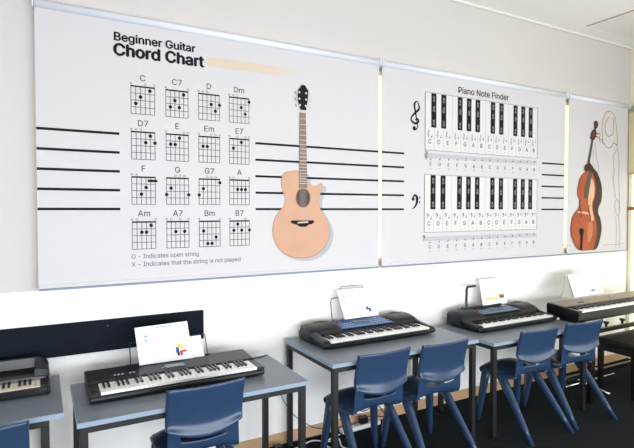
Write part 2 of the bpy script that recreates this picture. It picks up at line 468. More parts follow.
# guitar picture
def px(u, v):
    p = at_y(u, v, YF); return (p.x, p.z)
def zg(u, v): return px(265+u/4.72, 170+v/4.72)
gp = bpy.data.objects.new('guitar_picture', None); COL.objects.link(gp); gp.parent = B1; gp.location = (-B1.location.x, 0, 0)
body = closed_spline([zg(*p) for p in [(120, 5), (92, 12), (76, 38), (76, 80), (92, 130), (88, 168), (58, 205), (38, 250), (35, 300), (52, 355), (95, 400), (160, 417),
       (225, 408), (278, 370), (303, 320), (305, 275), (288, 228), (262, 188), (252, 150), (260, 115), (272, 80), (266, 62), (250, 68), (232, 76), (212, 72), (200, 50), (190, 10), (155, 3)]], 3)
b = MB(); b.poly([(x+.030, z-.020) for x, z in body], Y1, M_shade)
b.rect(1.665, 1.72, 2.02, 2.40, Y1, M_shade) if False else None
sub(b, 'printed_drop_shadow', gp)
cx = sum(p[0] for p in body)/len(body); cz = sum(p[1] for p in body)/len(body)
b = MB(); b.poly(body, Y2, M_spruce_edge); b.poly([(cx+(x-cx)*.978, cz+(z-cz)*.984) for x, z in body], Y3, M_spruce)
sub(b, 'guitar_body', gp)
hx, hz = 1.664, 1.787
b = MB(); b.disc(hx, hz, .062, Y4, M_spruce_edge, .073, 32); b.disc(hx, hz, .056, Y4-.001, M_rosew, .067, 32); sub(b, 'sound_hole', gp)
b = MB()
nt_, nb_ = 2.40, 1.86
def nx(z, sgn): return 1.661 + sgn*(.024 + (.034-.024)*(nt_-z)/(nt_-nb_)) + (.003*(nt_-z)/(nt_-nb_))
b.poly([(nx(nt_, -1), nt_), (nx(nt_, 1), nt_), (nx(nb_, 1), nb_), (nx(nb_, -1), nb_)], Y4-.0015, M_fret)
L = nt_-1.613
for k in range(1, 19):
    z = nt_ - L*(1-2**(-k/12))
    if z > nb_: b.rect(nx(z, -1), nx(z, 1), z-.0022, z+.0022, Y4-.002, M_silver)
b.rect(nx(nt_, -1), nx(nt_, 1), nt_-.002, nt_+.007, Y4-.0022, M_silver)
for k in range(6):
    q = (k-2.5)/2.5
    b.ribbon([(1.661+q*.017, nt_), (1.663+q*.026, 1.615)], .0012, Y4-.0025, M_silver, 0)
sub(b, 'guitar_neck', gp)
def zh(u, v): return px(280+u/5.98, 75+v/5.98)
b = MB(); b.poly([zh(*p) for p in [(120, 208), (116, 185), (106, 160), (104, 120), (107, 88), (118, 76), (124, 62), (136, 60), (150, 64), (156, 78), (167, 92), (166, 130), (162, 165), (156, 190), (155, 212)]], Y4-.001, M_ink)
sub(b, 'guitar_headstock', gp)
for q in [(92, 106), (92, 144), (96, 182), (176, 112), (176, 150), (174, 188)]:
    x, z = zh(*q)
    b = MB(); b.disc(x, z, .0105, Y4, M_greyink if q[0] < 100 else M_silver, .013, 12)
    xi, zi = zh(q[0]+(22 if q[0] < 100 else -22), q[1]-2)
    b.disc(xi, zi, .008, Y4-.0015, M_silver, None, 10); b.ribbon([(x, z), (xi, zi)], .005, Y4-.0005, M_silver, 0)
    sub(b, 'tuning_peg', gp)
b = MB(); b.poly([zg(*p) for p in [(118, 242), (128, 238), (228, 238), (233, 244), (222, 254), (205, 258), (192, 268), (165, 268), (148, 258), (128, 252)]], Y4, M_ink)
b.poly([zg(*p) for p in [(152, 246), (202, 242), (202, 249), (152, 252)]], Y4-.001, M_silver)
sub(b, 'guitar_bridge', gp)

# piano note finder
b = MB(); b.text('Piano Note Finder', 3.178, 2.712, .052, Y1, M_ink2, .63, .02); art(b, 'title_text', B2)
def treble(b, x, z, h, wd, m, y=Y1):
    P = [(.0, .36), (.09, .40), (.13, .31), (.02, .24), (-.12, .30), (-.15, .42), (-.02, .58), (.14, .74), (.12, .92), (.05, 1.0), (-.03, .88), (.0, .68), (.07, .30), (.09, .12), (.02, .03), (-.06, .08)]
    b.ribbon([(x+p[0]*h*1.15, z+p[1]*h) for p in P], [wd*.4, wd*.9, wd, wd*1.1, wd, wd*.8, wd*1.0, wd*1.2, wd*.6, wd*.5, wd*1.2, wd, wd*.6, wd*.6, wd*.6, wd*1.2], y, m, 5)
    b.disc(x-.04*h, z+.07*h, .075*h, y-.0004, m, None, 12)
def bass(b, x, z, h, wd, m, y=Y1):
    P = [(-.28, .72), (-.2, .95), (.05, 1.0), (.22, .78), (.18, .45), (-.05, .15), (-.35, 0)]
    b.ribbon([(x+p[0]*h*.8, z+p[1]*h) for p in P], [wd*.5, wd*.8, wd*1.1, wd*1.7, wd*1.3, wd*.8, wd*.3], y, m, 5)
    b.disc(x-.2*h, z+.74*h, .14*h, y-.0004, m, None, 12)
    for q in (.85, .5): b.disc(x+.42*h, z+q*h, .07*h, y, m, None, 10)
b = MB(); treble(b, 2.70, 2.352, .24, .017, M_ink); art(b, 'treble_clef', B2)
b = MB(); bass(b, 2.705, 1.708, .112, .017, M_ink); art(b, 'bass_clef', B2)
NOTES = 'CDEFGABCDEFGAB'
BK = [0, 1, 3, 4, 5, 7, 8, 10, 11, 12]
SH = {0: ('C#', 'Db'), 1: ('D#', 'Eb'), 3: ('F#', 'Gb'), 4: ('G#', 'Ab'), 5: ('A#', 'Bb')}
def chart(x0, x1, zt, zb, kind):
    t = bpy.data.objects.new('keyboard_chart', None); COL.objects.link(t); t.parent = B2; t.location = (-B2.location.x, 0, 0)
    Wk = (x1-x0)/14; hh = zt-zb
    b = MB(); b.rect(x0, x1, zb, zt, Y1, M_keyprint)
    for k in range(15): b.rect(x0+Wk*k-.0018, x0+Wk*k+.0018, zb, zt, Y2, M_paleink)
    for z in (zb, zt): b.rect(x0, x1, z-.0025, z+.0025, Y2, M_greyink)
    for x in (x0, x1): b.rect(x-.0025, x+.0025, zb, zt, Y2, M_greyink)
    sub(b, 'chart_key_grid', t)
    for k in BK:
        xc = x0+Wk*(k+1)
        xc += {0: -.004, 1: .006, 3: -.006, 4: 0, 5: .006}[k % 7] - .004
        b = MB(); b.rect(xc-.028, xc+.028, zt-hh*.60, zt-.004, Y2, M_ink)
        s1, s2 = SH[k % 7]
        for q, ss in ((.50, s1), (.26, s2), (.09, s1)):
            b.text(ss, xc+.011, zt-hh*q-.028, .022, Y3, M_paleink, .045, .004, 'L', PI/2)
        sub(b, 'chart_black_key', t)
    for k, c in enumerate(NOTES):
        b = MB(); xc = x0+Wk*(k+.5)
        b.text(c, xc, zb+hh*.115, .036, Y2, M_ink2, None, .010, 'C')
        b.rect(xc-.010, xc+.010, zb+hh*.055, zb+hh*.063, Y2, M_greyink)
        if kind == 't': treble(b, xc-.016, zb+hh*.225, .062, .005, M_greyink, Y2)
        else: bass(b, xc-.016, zb+hh*.25, .036, .006, M_gridink, Y2)
        zn = zb+hh*(.235+.006*k)
        b.disc(xc+.020, zn, .0075, Y2, M_gridink, None, 8); b.rect(xc+.0255, xc+.028, zn, zn+.028, Y2, M_gridink)
        sub(b, 'note_letter', t)
    return t
def row(x0, x1, zl, kind):
    b = MB(); Wk = (x1-x0)/14
    b.rect(x0-.01, x1, zl+.052, zl+.088, Y1, M_bandink)
    for k in range(5): b.rect(x0-.01, x1, zl+.052+.009*k-.0006, zl+.052+.009*k+.0006, Y2, M_paleink)
    if kind == 't': treble(b, x0+.012, zl+.035, .075, .006, M_gridink, Y3)
    else: bass(b, x0-.005, zl+.060, .04, .006, M_gridink, Y3)
    for k, c in enumerate(NOTES):
        xc = x0+Wk*(k+.5)+.01
        b.text(c, xc, zl-.012, .028, Y2, M_ink2, None, .006, 'C')
        b.rect(xc-.009, xc+.009, zl-.038, zl-.033, Y2, M_greyink)
        zn = zl+.038+.003*k
        b.disc(xc, zn, .0065, Y3, M_gridink, None, 8); b.rect(xc+.004, xc+.0062, zn, zn+.022, Y3, M_gridink)
    art(b, 'note_row', B2)
chart(2.807, 4.213, 2.679, 2.200, 't'); row(2.807, 4.213, 2.085, 't')
chart(2.803, 4.220, 1.996, 1.513, 'b'); row(2.803, 4.220, 1.388, 'b')

# cello and woman
def zc(u, v): return px(560+u/4.973, 170+v/4.973)
def zt_(u, v): return px(560+u/5.6, 100+v/5.6)
cp = bpy.data.objects.new('cello_picture', None); COL.objects.link(cp); cp.parent = B3; cp.location = (-B3.location.x, 0, 0)
out = closed_spline([zc(*p) for p in [(140, 2), (118, 14), (98, 38), (88, 75), (84, 122), (94, 150), (92, 185), (68, 216), (55, 250), (50, 305), (62, 350), (82, 388), (110, 402), (150, 402), (182, 390),
       (198, 345), (207, 290), (200, 240), (190, 215), (192, 185), (205, 155), (209, 110), (205, 70), (193, 30), (178, 2), (160, -4)]], 3)
b = MB(); b.poly(out, Y1, M_cello_d); sub(b, 'cello_side', cp)
fr = closed_spline([zc(*p) for p in [(140, 2), (118, 14), (98, 38), (88, 75), (84, 122), (94, 150), (92, 185), (68, 216), (55, 250), (50, 305), (62, 350), (82, 388), (110, 402), (150, 402), (170, 388),
       (180, 345), (184, 290), (176, 240), (166, 210), (162, 180), (172, 140), (178, 100), (176, 60), (168, 25), (158, 4)]], 3)
b = MB(); b.poly(fr, Y2, M_cello_e)
cx = sum(p[0] for p in fr)/len(fr); cz = sum(p[1] for p in fr)/len(fr)
b.poly([(cx+(x-cx)*.94, cz+(z-cz)*.975) for x, z in fr], Y3, M_cello)
b.poly(closed_spline([zc(*p) for p in [(150, 45), (162, 50), (170, 85), (168, 130), (158, 165), (160, 205), (166, 245), (152, 250), (142, 200), (138, 150), (142, 90)]], 3), Y4, M_cello_l)
b.poly(closed_spline([zc(*p) for p in [(140, 262), (158, 262), (160, 320), (140, 365), (134, 320)]], 3), Y4, M_cello_m)
sub(b, 'cello_front', cp)
b = MB(); b.poly([zc(*p) for p in [(148, -8), (160, -8), (150, 60), (137, 140), (118, 136), (122, 80)]], Y4-.001, M_fbd)
b.poly([zt_(*p) for p in [(176, 215), (186, 215), (168, 330), (162, 400), (146, 400), (152, 345)]], Y4-.001, M_fbd)
sub(b, 'cello_fingerboard', cp)
b = MB(); b.poly([zc(*p) for p in [(92, 296), (104, 288), (117, 296), (112, 330), (108, 398), (98, 398), (100, 330)]], Y4-.001, M_ink); sub(b, 'cello_tailpiece', cp)
b = MB(); b.poly([zc(*p) for p in [(84, 204), (98, 208), (118, 206), (140, 214), (140, 222), (112, 216), (86, 212)]], Y4-.001, M_cello_l)
for ox, oy in ((0, 0), (-46, -22)):
    b.ribbon([zc(*p) for p in [(150+ox, 175+oy), (142+ox, 180+oy), (143+ox, 205+oy), (150+ox, 235+oy), (150+ox, 252+oy), (143+ox, 250+oy)]], [.006, .012, .014, .014, .01, .006], Y4-.001, M_cello_d if ox else M_cello_e, 4)
sub(b, 'cello_bridge', cp)
b = MB(); b.poly(closed_spline([zt_(*p) for p in [(190, 122), (202, 117), (211, 130), (208, 152), (198, 165), (202, 185), (192, 220), (174, 225), (170, 200), (176, 175), (190, 160), (188, 140)]], 3), Y4-.0015, M_cello_d)
b.poly(closed_spline([zt_(*p) for p in [(194, 130), (203, 128), (205, 145), (196, 150)]], 2), Y4-.002, M_cello_e)
b.poly(closed_spline([zt_(*p) for p in [(182, 180), (194, 175), (190, 205), (178, 212)]], 2), Y4-.002, M_cello_e)
for q in [(165, 212, 182, 205), (206, 205, 190, 208), (170, 196, 180, 192), (212, 190, 196, 190)]:
    b.ribbon([zt_(q[0], q[1]), zt_(q[2], q[3])], .012, Y4-.001, M_ink, 0)
sub(b, 'cello_scroll', cp)
b = MB(); b.poly(closed_spline([zt_(*p) for p in [(158, 352), (172, 360), (190, 390), (208, 425), (214, 470), (196, 440), (172, 395), (140, 402), (134, 372)]], 3), Y4-.0018, M_cello_d); sub(b, 'cello_shoulder', cp)
wp = bpy.data.objects.new('woman_outline', None); COL.objects.link(wp); wp.parent = B3; wp.location = (-B3.location.x, 0, 0)
b = MB()
b.poly(closed_spline([zt_(*p) for p in [(240, 205), (236, 150), (246, 92), (266, 66), (292, 74), (308, 104), (318, 170), (318, 245), (302, 225), (298, 120), (276, 92), (258, 120), (252, 170), (262, 215), (246, 240)]], 3), Y1, M_hair)
b.ribbon([zt_(*p) for p in [(238, 240), (235, 150), (245, 90), (266, 64), (294, 74), (311, 115), (320, 248), (300, 240), (285, 265), (262, 266), (244, 240)]], .008, Y2, M_line)
b.ribbon([zt_(*p) for p in [(275, 92), (256, 125), (253, 170), (265, 202), (288, 196), (300, 160), (297, 100)]], .008, Y2, M_line)
sub(b, 'hair_outline', wp)
b = MB()
b.ribbon([zt_(*p) for p in [(205, 225), (196, 260), (205, 330), (215, 370), (214, 425)]], .007, Y2, M_lineg)
b.ribbon([zt_(*p) for p in [(180, 240), (186, 300), (182, 350), (200, 400)]], .006, Y2, M_lineg)
b.ribbon([zt_(*p) for p in [(212, 185), (224, 190), (220, 215), (236, 225), (240, 250)]], .008, Y2, M_line)
b.ribbon([zt_(*p) for p in [(196, 205), (214, 210), (226, 240)]], .008, Y2, M_line)
def zw(u, v): return px(604+u/4.97, 130+v/4.97)
b.ribbon([zw(*p) for p in [(58, 68), (66, 92), (46, 130), (50, 210), (44, 240), (50, 290), (56, 335)]], .008, Y2, M_lineg)
b.ribbon([zw(*p) for p in [(66, 92), (73, 140), (73, 250), (76, 360), (72, 400)]], .007, Y2, M_lineg)
b.ribbon([zw(*p) for p in [(58, 350), (52, 385), (66, 425), (78, 395), (70, 355), (60, 345)]], .009, Y2, M_lineg)
b.ribbon([zc(*p) for p in [(276, 230), (280, 300), (276, 388)]], .006, Y2, M_lineg)
b.ribbon([zc(*p) for p in [(290, 230), (296, 300), (296, 388)]], .006, Y2, M_lineg)
b.ribbon([zc(*p) for p in [(10, 372), (52, 376)]], .006, Y2, M_lineg, 0); b.ribbon([zc(*p) for p in [(210, 374), (320, 366)]], .006, Y2, M_lineg, 0)
b.ribbon([zc(*p) for p in [(50, 318), (58, 352), (76, 386), (96, 400)]], .006, Y2, M_lineg)
sub(b, 'body_outline', wp)

# ------------------------------------------------------------------ dark board along the wall
b = MB(); b.box(-2.4, .941, -.022, -.0, .846, 1.036, M_board, .003)
o = b.build('wall_board'); tag(o, 'long dark blue-black board fixed along the white wall behind the keyboards', 'board')
b = MB()
for x in (-.6, .35): b.tube([(x, -.021, 1.0), (x, -.026, 1.0)], .006, M_steel, 10)
b.build('screw', o)

# ------------------------------------------------------------------ desks
def desk(x0, x1, y0, y1, h, label, insx=.012):
    t = thing('school_desk', label, 'desk', ((x0+x1)/2, (y0+y1)/2, 0), 0, 'grey topped school desks')
    hx, hy = (x1-x0)/2, (y1-y0)/2
    b = MB(); b.box(-hx+.002, hx-.002, -hy+.002, hy-.002, h-.022, h, M_desk, .002)
    tp = b.build('desktop', t)
    b = MB()
    b.box(-hx, hx, -hy, -hy+.004, h-.024, h-.001, M_edge); b.box(-hx, hx, hy-.004, hy, h-.024, h-.001, M_edge)
    b.box(-hx, -hx+.004, -hy+.004, hy-.004, h-.024, h-.001, M_edge); b.box(hx-.004, hx, -hy+.004, hy-.004, h-.024, h-.001, M_edge)
    e = b.build('edge_band', tp); e['label'] = 'pale blue edge band'
    lx, ly, s = hx-insx-.018, hy-.03, .018
    b = MB(); z1 = h-.024; z0 = z1-.034
    b.box(-lx-s, lx+s, -ly-s, -ly+s, z0, z1, M_steel, .002); b.box(-lx-s, lx+s, ly-s, ly+s, z0, z1, M_steel, .002)
    b.box(-lx-s, -lx+s, -ly+s, ly-s, z0, z1, M_steel, .002); b.box(lx-s, lx+s, -ly+s, ly-s, z0, z1, M_steel, .002)
    b.build('frame', t)
    for sx in (-1, 1):
        for sy in (-1, 1):
            b = MB(); b.box(sx*lx-s, sx*lx+s, sy*ly-s, sy*ly+s, .006, z0, M_steel, .003); lg = b.build('leg', t)
            b = MB(); b.box(sx*lx-s-.001, sx*lx+s+.001, sy*ly-s-.001, sy*ly+s+.001, 0, .02, M_bwood, .002); b.build('foot_cap', lg)
    return t
desk(-1.16, .085, -.665, -.045, .75, 'grey desk at the left edge carrying the small electronic piano', .06)
desk(.135, 1.338, -.758, -.16, .72, 'grey desk under the flat black keyboard and the dark wall board')
desk(1.518, 2.732, -.725, -.042, .775, 'grey desk under the large keyboard in the middle of the row')
desk(2.90, 4.04, -.715, -.10, .72, 'grey desk under the right-hand large keyboard, beside the stage piano')

# ------------------------------------------------------------------ instruments
def keys(parent, x0, nwhite, y0, y1, z, start=0, wm=None, wlen=None):
    """white keys from x0; y0 front, y1 back; start = scale degree of the first white key"""
    wm = wm or M_wkey; kw = .0236
    bm = MB(); bm.box(.0006, kw-.0006, 0, y1-y0, -.016, 0, wm, .0012, 1)
    proto = bm.build('white_key', parent, loc=(x0, y0, z))
    for k in range(1, nwhite):
        c = proto.copy(); COL.objects.link(c); c.parent = parent; c.location = (x0+kw*k, y0, z)
    bl = (y1-y0)*.62
    bm = MB()
    bm.sweep([[(-.0062, 0, 0), (.0062, 0, 0), (.0062, bl, 0), (-.0062, bl, 0)], [(-.005, .006, .0105), (.005, .006, .0105), (.005, bl, .0105), (-.005, bl, .0105)]], M_bkey, smooth=False)
    pb = bm.build('black_key', parent, loc=(0, 0, 0)); first = True
    for k in range(nwhite-1):
        if (k+start) % 7 in (0, 1, 3, 4, 5):
            L_ = (x0+kw*(k+1), y1-bl, z)
            if first: pb.location = L_; first = False
            else:
                c = pb.copy(); COL.objects.link(c); c.parent = parent; c.location = L_

def sheet(name, label, cat, pts, marks=None, group=None, thick=.0025):
    """pts: four corners bl, br, tr, tl in room coordinates"""
    P = [Vector(p) for p in pts]; c = (P[0]+P[1])/2
    n = (P[1]-P[0]).cross(P[3]-P[0]).normalized()      # towards the viewer
    if n.y > 0: n = -n
    t = thing(name, label, cat, c, 0, group)
    b = MB()
    b.sweep([[p-c for p in P], [p-c-n*thick for p in P]], M_paper, smooth=False); b.build('page', t)
    if marks:
        for mname, lst in marks:
            b = MB()
            for (u0, u1, v0, v1, m) in lst:
                def q(u, v):
                    return (P[0]*(1-u)+P[1]*u)*(1-v)+(P[3]*(1-u)+P[2]*u)*v - c + n*.0012
                b.face([q(u0, v0), q(u1, v0), q(u1, v1), q(u0, v1)], m)
            b.build(mname, t)
    return t

# -- small electronic piano, left edge
t = thing('electronic_piano', 'small black electronic piano with curved end cheek on the leftmost desk', 'keyboard', (.035, -.365, .75))
Wp = .98
b = MB(); b.prism_x([(0, .006), (.295, .006), (.295, .03), (0, .03)], -Wp, 0, M_satin); b.build('base', t)
b = MB()
pr = [(.125, .03), (.29, .03), (.298, .10), (.285, .132), (.262, .138), (.255, .132), (.250, .082), (.165, .072), (.13, .062)]
def body_loop(x, f): return [(x, y, z if z < .04 else .04+(z-.04)*f) for y, z in pr]
b.sweep([body_loop(-Wp+.012, .35), body_loop(-Wp+.02, .7), body_loop(-Wp+.04, .92), body_loop(-Wp+.075, 1), body_loop(-.075, 1), body_loop(-.045, .95), body_loop(-.025, .82), body_loop(-.014, .62), body_loop(-.010, .4)], M_bwood, smooth=False)
b.build('body', t)
for xo, dr in ((0, -1), (-Wp, 1)):
    b = MB()
    b.box(min(xo, xo+dr*.018), max(xo, xo+dr*.018), -.004, .30, .002, .058, M_blackp, .006); b.build('end_cheek', t)
    b = MB()
    q = [(.135, .05), (.298, .05), (.298, .085), (.28, .125), (.255, .142), (.215, .146), (.175, .132), (.145, .098)]
    def cl(dx, f): return [(xo+dr*dx, y, .05+(z-.05)*f) for y, z in q]
    b.sweep([cl(.002, .45), cl(.008, .66), cl(.02, .84), cl(.04, .96), cl(.066, 1.0), cl(.072, .98)], M_blackp, smooth=False); b.build('side_arm', t)
b = MB(); b.box(-Wp+.016, -.016, -.004, .012, .012, .042, M_satin, .002); b.build('key_slip', t)
keys(t, -.045-.0236*38, 38, .012, .125, .046, 5, M_wkeyb)
b = MB(); b.box(-.045, -.016, .012, .125, .03, .05, M_satin, .002); b.build('end_block', t)

# -- flat black 61 key keyboard
t = thing('electronic_keyboard', 'flat slim black keyboard with wire music rest on the desk by the dark board', 'keyboard', (.205, -.555, .72))
b = MB(); b.prism_x([(0, .008), (.365, .008), (.37, .03), (.372, .066), (.36, .072), (.175, .062), (.165, .040), (.0, .036), (-.004, .022)], 0, .945, M_blackp); b.build('body', t, bevel=.006)
for ex0, ex1 in ((0, .05), (.902, .945)):
    b = MB(); b.box(ex0, ex1, .0, .168, .035, .054, M_blackp, .004); b.build('end_block', t)
b = MB(); b.box(.005, .94, .36, .372, .0, .03, M_satin); b.box(.03, .08, .03, .33, 0, .008, M_satin); b.box(.86, .91, .03, .33, 0, .008, M_satin); b.build('foot', t)
keys(t, .052, 36, .008, .155, .056)
b = MB(); b.box(.42, .53, .215, .265, .064, .0705, M_lcd, .002); b.build('display', t)
b = MB(); b.tube([(.026, .06, .052), (.026, .06, .060)], .014, M_satin, 16); b.build('control_knob', t)
for k in range(14):
    b = MB(); b.box(.12+.02*k + (.14 if k > 6 else 0), .132+.02*k+(.14 if k > 6 else 0), .225, .235, .064, .0695, M_button if k % 4 else M_satin); b.build('button', t)
b = MB()
b.tube([(.245, .335, .068), (.245, .345, .11), (.243, .36, .20)], .003, M_steel, 8)
b.tube([(.70, .335, .068), (.70, .345, .11), (.69, .36, .20)], .003, M_steel, 8)
b.tube([(.243, .36, .20), (.69, .36, .20)], .003, M_steel, 8)
b.box(.22, .72, .345, .36, .066, .076, M_satin, .002)
b.build('music_rest', t)
def leanpts(c, yb, yt):
    out = []
    for i, (u, v) in enumerate(c): out.append(at_y(u, v, yb if i < 2 else yt))
    return out
def shape_marks(*rows): return list(rows)
sheet('music_sheet', 'white sheet with red, yellow and blue logo leaning on the flat keyboard', 'sheet music',
      leanpts([(139.5, 365.5), (193, 358), (187, 321), (134.5, 328)], -.242, -.185),
      [('printed_text', [(.38, .68, .93, .95, M_pblue), (.15, .20, .72, .76, M_pblue), (.22, .90, .735, .745, M_pgrey), (.15, .19, .60, .64, M_pblue), (.22, .85, .615, .625, M_pgrey), (.2, .75, .42, .432, M_orpr)]),
       ('printed_logo', [(.70, .76, .18, .34, M_dkblue), (.74, .80, .34, .44, M_yell), (.79, .84, .28, .40, M_yell), (.77, .82, .12, .24, M_red), (.80, .90, .20, .25, M_red), (.72, .76, .12, .2, M_ink)])])
sheet('music_sheet', 'white sheet behind the logo sheet on the flat keyboard, showing at its right', 'sheet music',
      leanpts([(160, 362), (204.5, 356), (200.5, 335), (157, 341)], -.226, -.172))

# -- two large arranger keyboards
def arranger(x, y, z, label, wm_panel, hgt):
    t = thing('arranger_keyboard', label, 'keyboard', (x, y, z), 0, None)
    W = .965
    b = MB(); b.prism_x([(.0, .006), (.36, .006), (.385, .03), (.385, .09), (.36, hgt-.012), (.20, hgt-.035), (.165, .060), (.157, .036), (.0, .034), (-.006, .03), (-.004, .012)], .02, W-.02, M_blackp)
    b.build('body', t, bevel=.006)
    # rounded end humps with speakers
    for sgn, x0, x1 in ((0, 0, .27), (1, W-.27, W)):
        secs = []
        prof = [(.0, .34, .045), (.06, .37, .075), (.14, .385, .095), (.22, .388, .10), (.30, .385, .098)]
        b = MB()
        N = 10
        for i in range(N+1):
            q = i/N                    # 0 at outer end, 1 inner
            xx = x0+(x1-x0)*q if not sgn else x1-(x1-x0)*q
            f = math.sin(min(1, q*4.5+.22)*PI/2)
            g = 1.0 if q < .8 else math.cos((q-.8)/.2*PI/2)
            yb = .385-.035*(1-f); top = (hgt+.002)*(.62+.38*f)
            topi = (hgt-.016) + (top-(hgt-.016))*g if q >= .8 else top
            yf = .165
            secs.append([(xx, yf, .012), (xx, yb, .012), (xx, yb+.002, topi*.62), (xx, yb-.015, topi*.88), (xx, yb-.04, topi*.985), (xx, yb-.10, topi), (xx, yf+.05, topi*.86), (xx, yf+.004, topi*.62)])
        b.sweep(secs, M_blackp); b.build('speaker_housing', t)
        # oval grille lying on the hump
        b = MB(); cxg = x0+.145 if not sgn else x1-.145
        rings = []
        for rr, dz in ((1, -.003), (.9, .0025), (.5, .0055), (.05, .006)):
            rings.append([(cxg+.095*rr*math.cos(a), .285+.062*rr*math.sin(a), hgt-.006+dz+(.012*rr*math.sin(a))) for a in [2*PI*j/24 for j in range(24)]])
        b.sweep(rings, M_grille); b.build('speaker_grille', t)
        # end cheeks beside the keys
        b = MB()
        e0, e1 = (0, .055) if not sgn else (W-.055, W)
        def loop(xx, s): return [(xx, -.004*s, .012), (xx, .20, .012), (xx, .20, .078*s), (xx, .12, .064*s), (xx, .02, .055*s), (xx, -.006*s, .035)]
        o1, o2 = (.85, 1) if not sgn else (1, .85)
        b.sweep([loop(e0, o1), loop((e0+e1)/2, 1), loop(e1, o2)], M_blackp, smooth=False); b.build('end_cheek', t, bevel=.008)
    b = MB(); b.box(.055, W-.055, -.010, .001, .012, .040, M_satin, .003); ls = b.build('key_slip', t)
    keys(t, .0575, 36, .002, .155, .052)
    # control panel between the speakers
    def pz(y_): return hgt-.035 + (y_-.20)/(.16)*.023
    b = MB()
    P0, P1 = .262, W-.262
    b.face([(P0-.01, .185, pz(.185)+.004), (P1+.02, .185, pz(.185)+.004), (P1-.01, .335, pz(.335)+.004), (P0+.0, .335, pz(.335)+.004)], wm_panel)
    b.build('control_panel', t, solid=.003)
    b = MB(); b.box(.41, .52, .27, .315, pz(.29)+.003, pz(.29)+.009, M_lcd, .002); b.build('display', t)
    bb = MB(); bb.box(-.007, .007, -.004, .004, 0, .004, M_button); p0 = bb.build('button', t, loc=(P0+.02, .205, pz(.205)+.005))
    for r_ in range(3):
        for k in range(18):
            if r_ == 0 and k == 0: continue
            xx = P0+.02+.0245*k; yy = .205+.032*r_
            if r_ and .38 < xx < .54: continue
            c = p0.copy(); COL.objects.link(c); c.parent = t; c.location = (xx, yy, pz(yy)+.005)
    for xx in (.30, .62):
        b = MB(); b.tube([(xx, .30, pz(.30)+.004), (xx, .30, pz(.30)+.014)], .011, M_redb if xx < .4 else M_button, 14); b.build('control_knob', t)
    return t
k3 = arranger(1.62, -.44, .775, 'large black keyboard with blue panel and wire rest on the middle desk', M_bluep, .108)
b = MB()
hb = .108
b.tube([(.28, .345, hb-.01), (.268, .35, .13), (.268, .37, .235), (.28, .375, .262), (.34, .38, .265)], .0035, M_steel, 8)
b.tube([(.65, .345, hb-.01), (.665, .35, .13), (.665, .37, .22), (.65, .375, .25), (.58, .38, .26)], .0035, M_steel, 8)
b.tube([(.34, .38, .265), (.37, .385, .345), (.56, .385, .345), (.58, .38, .26)], .003, M_steel, 8)
b.build('music_rest', k3)
sheet('music_sheet', 'white sheet with a small dark blue picture on the middle large keyboard', 'sheet music',
      leanpts([(345, 319.5), (378.5, 315), (371.5, 287), (336.5, 290)], -.134, -.075),
      [('printed_text', [(.38, .62, .93, .945, M_pgrey), (.12, .17, .70, .74, M_pblue), (.2, .85, .72, .73, M_pgrey), (.12, .16, .52, .56, M_pblue), (.2, .85, .53, .54, M_pgrey)]),
       ('printed_picture', [(.68, .76, .24, .34, M_dkblue), (.75, .82, .16, .28, M_dkblue)])])
k4 = arranger(3.03, -.45, .72, 'large black keyboard with dark blue panel and square rest on the right desk', M_bluep2, .125)
b = MB()
b.tube([(.26, .345, .12), (.225, .35, .135), (.222, .355, .17), (.240, .37, .285), (.255, .375, .303), (.35, .375, .305)], .011, M_satin, 10)
b.box(.15, .62, .315, .35, .118, .140, M_satin, .005)
b.build('music_rest', k4)
sheet('music_sheet', 'white sheet with orange line and brown picture on the right large keyboard', 'sheet music',
      leanpts([(483, 305.5), (507, 303), (502.5, 277.5), (479, 279.5)], -.135, -.078),
      [('printed_text', [(.2, .8, .86, .87, M_pgrey), (.2, .9, .78, .79, M_pgrey), (.2, .9, .70, .71, M_pgrey), (.2, .85, .6, .61, M_pgrey), (.2, .9, .5, .51, M_pgrey), (.12, .66, .18, .27, M_orpr)]),
       ('printed_picture', [(.72, .92, .22, .36, M_brpr), (.76, .88, .28, .38, M_yell)])])

# -- stage piano on its stand at the right edge
t = thing('stage_piano', 'long taupe topped stage piano with black ends on a stand at the right', 'keyboard', (4.06, -.60, .735), 0)
W = 1.42
sl = .10
b = MB(); b.prism_x([(0, -.016), (.30, .016), (.305, .10), (.295, .112), (.145, .097), (.14, .080), (.0, .062), (-.006, .05), (-.006, .01)], .012, W-.012, M_satin); b.build('body', t, bevel=.004)
for x0, x1 in ((0, .016), (W-.016, W)):
    b = MB(); b.prism_x([(-.008, -.020), (.305, .012), (.309, .104), (.295, .117), (.15, .103), (.0, .086), (-.008, .075)], x0, x1, M_bwood); b.build('end_cheek', t, bevel=.003)
b = MB(); b.face([(.03, .150, .0995), (W-.03, .150, .0995), (W-.03, .298, .1145), (.03, .298, .1145)], M_taupe); b.build('top_panel', t, solid=.004)
b = MB(); b.box(.016, .055, -.004, .14, .055, .088, M_satin, .002); b.build('end_block', t)
keys(t, .06, 52, .0, .138, .084, 5)
for k in range(3):
    b = MB(); b.tube([(.30+.03*k, .19, .103), (.30+.03*k, .19, .113)], .009, M_satin, 12); b.build('control_knob', t)
b = MB(); b.box(.44, .98, .245, .262, .108, .122, M_taupel, .003); b.build('music_ledge', t)
b = MB(); b.box(.86, .93, .225, .245, .106, .124, M_binder, .004); b.build('ledge_clip', t)
o = sheet('music_sheet', 'white printed sheet leaning on the stage piano', 'sheet music',
      leanpts([(574.5, 297.5), (604, 293), (594, 271), (567.5, 275)], -.345, -.25),
      [('printed_text', [(.15, .85, .86, .87, M_pgrey), (.15, .85, .76, .77, M_pgrey), (.15, .85, .62, .63, M_pgrey), (.15, .8, .5, .51, M_pgrey)]), ('printed_picture', [(.60, .74, .16, .22, M_dkblue)])])
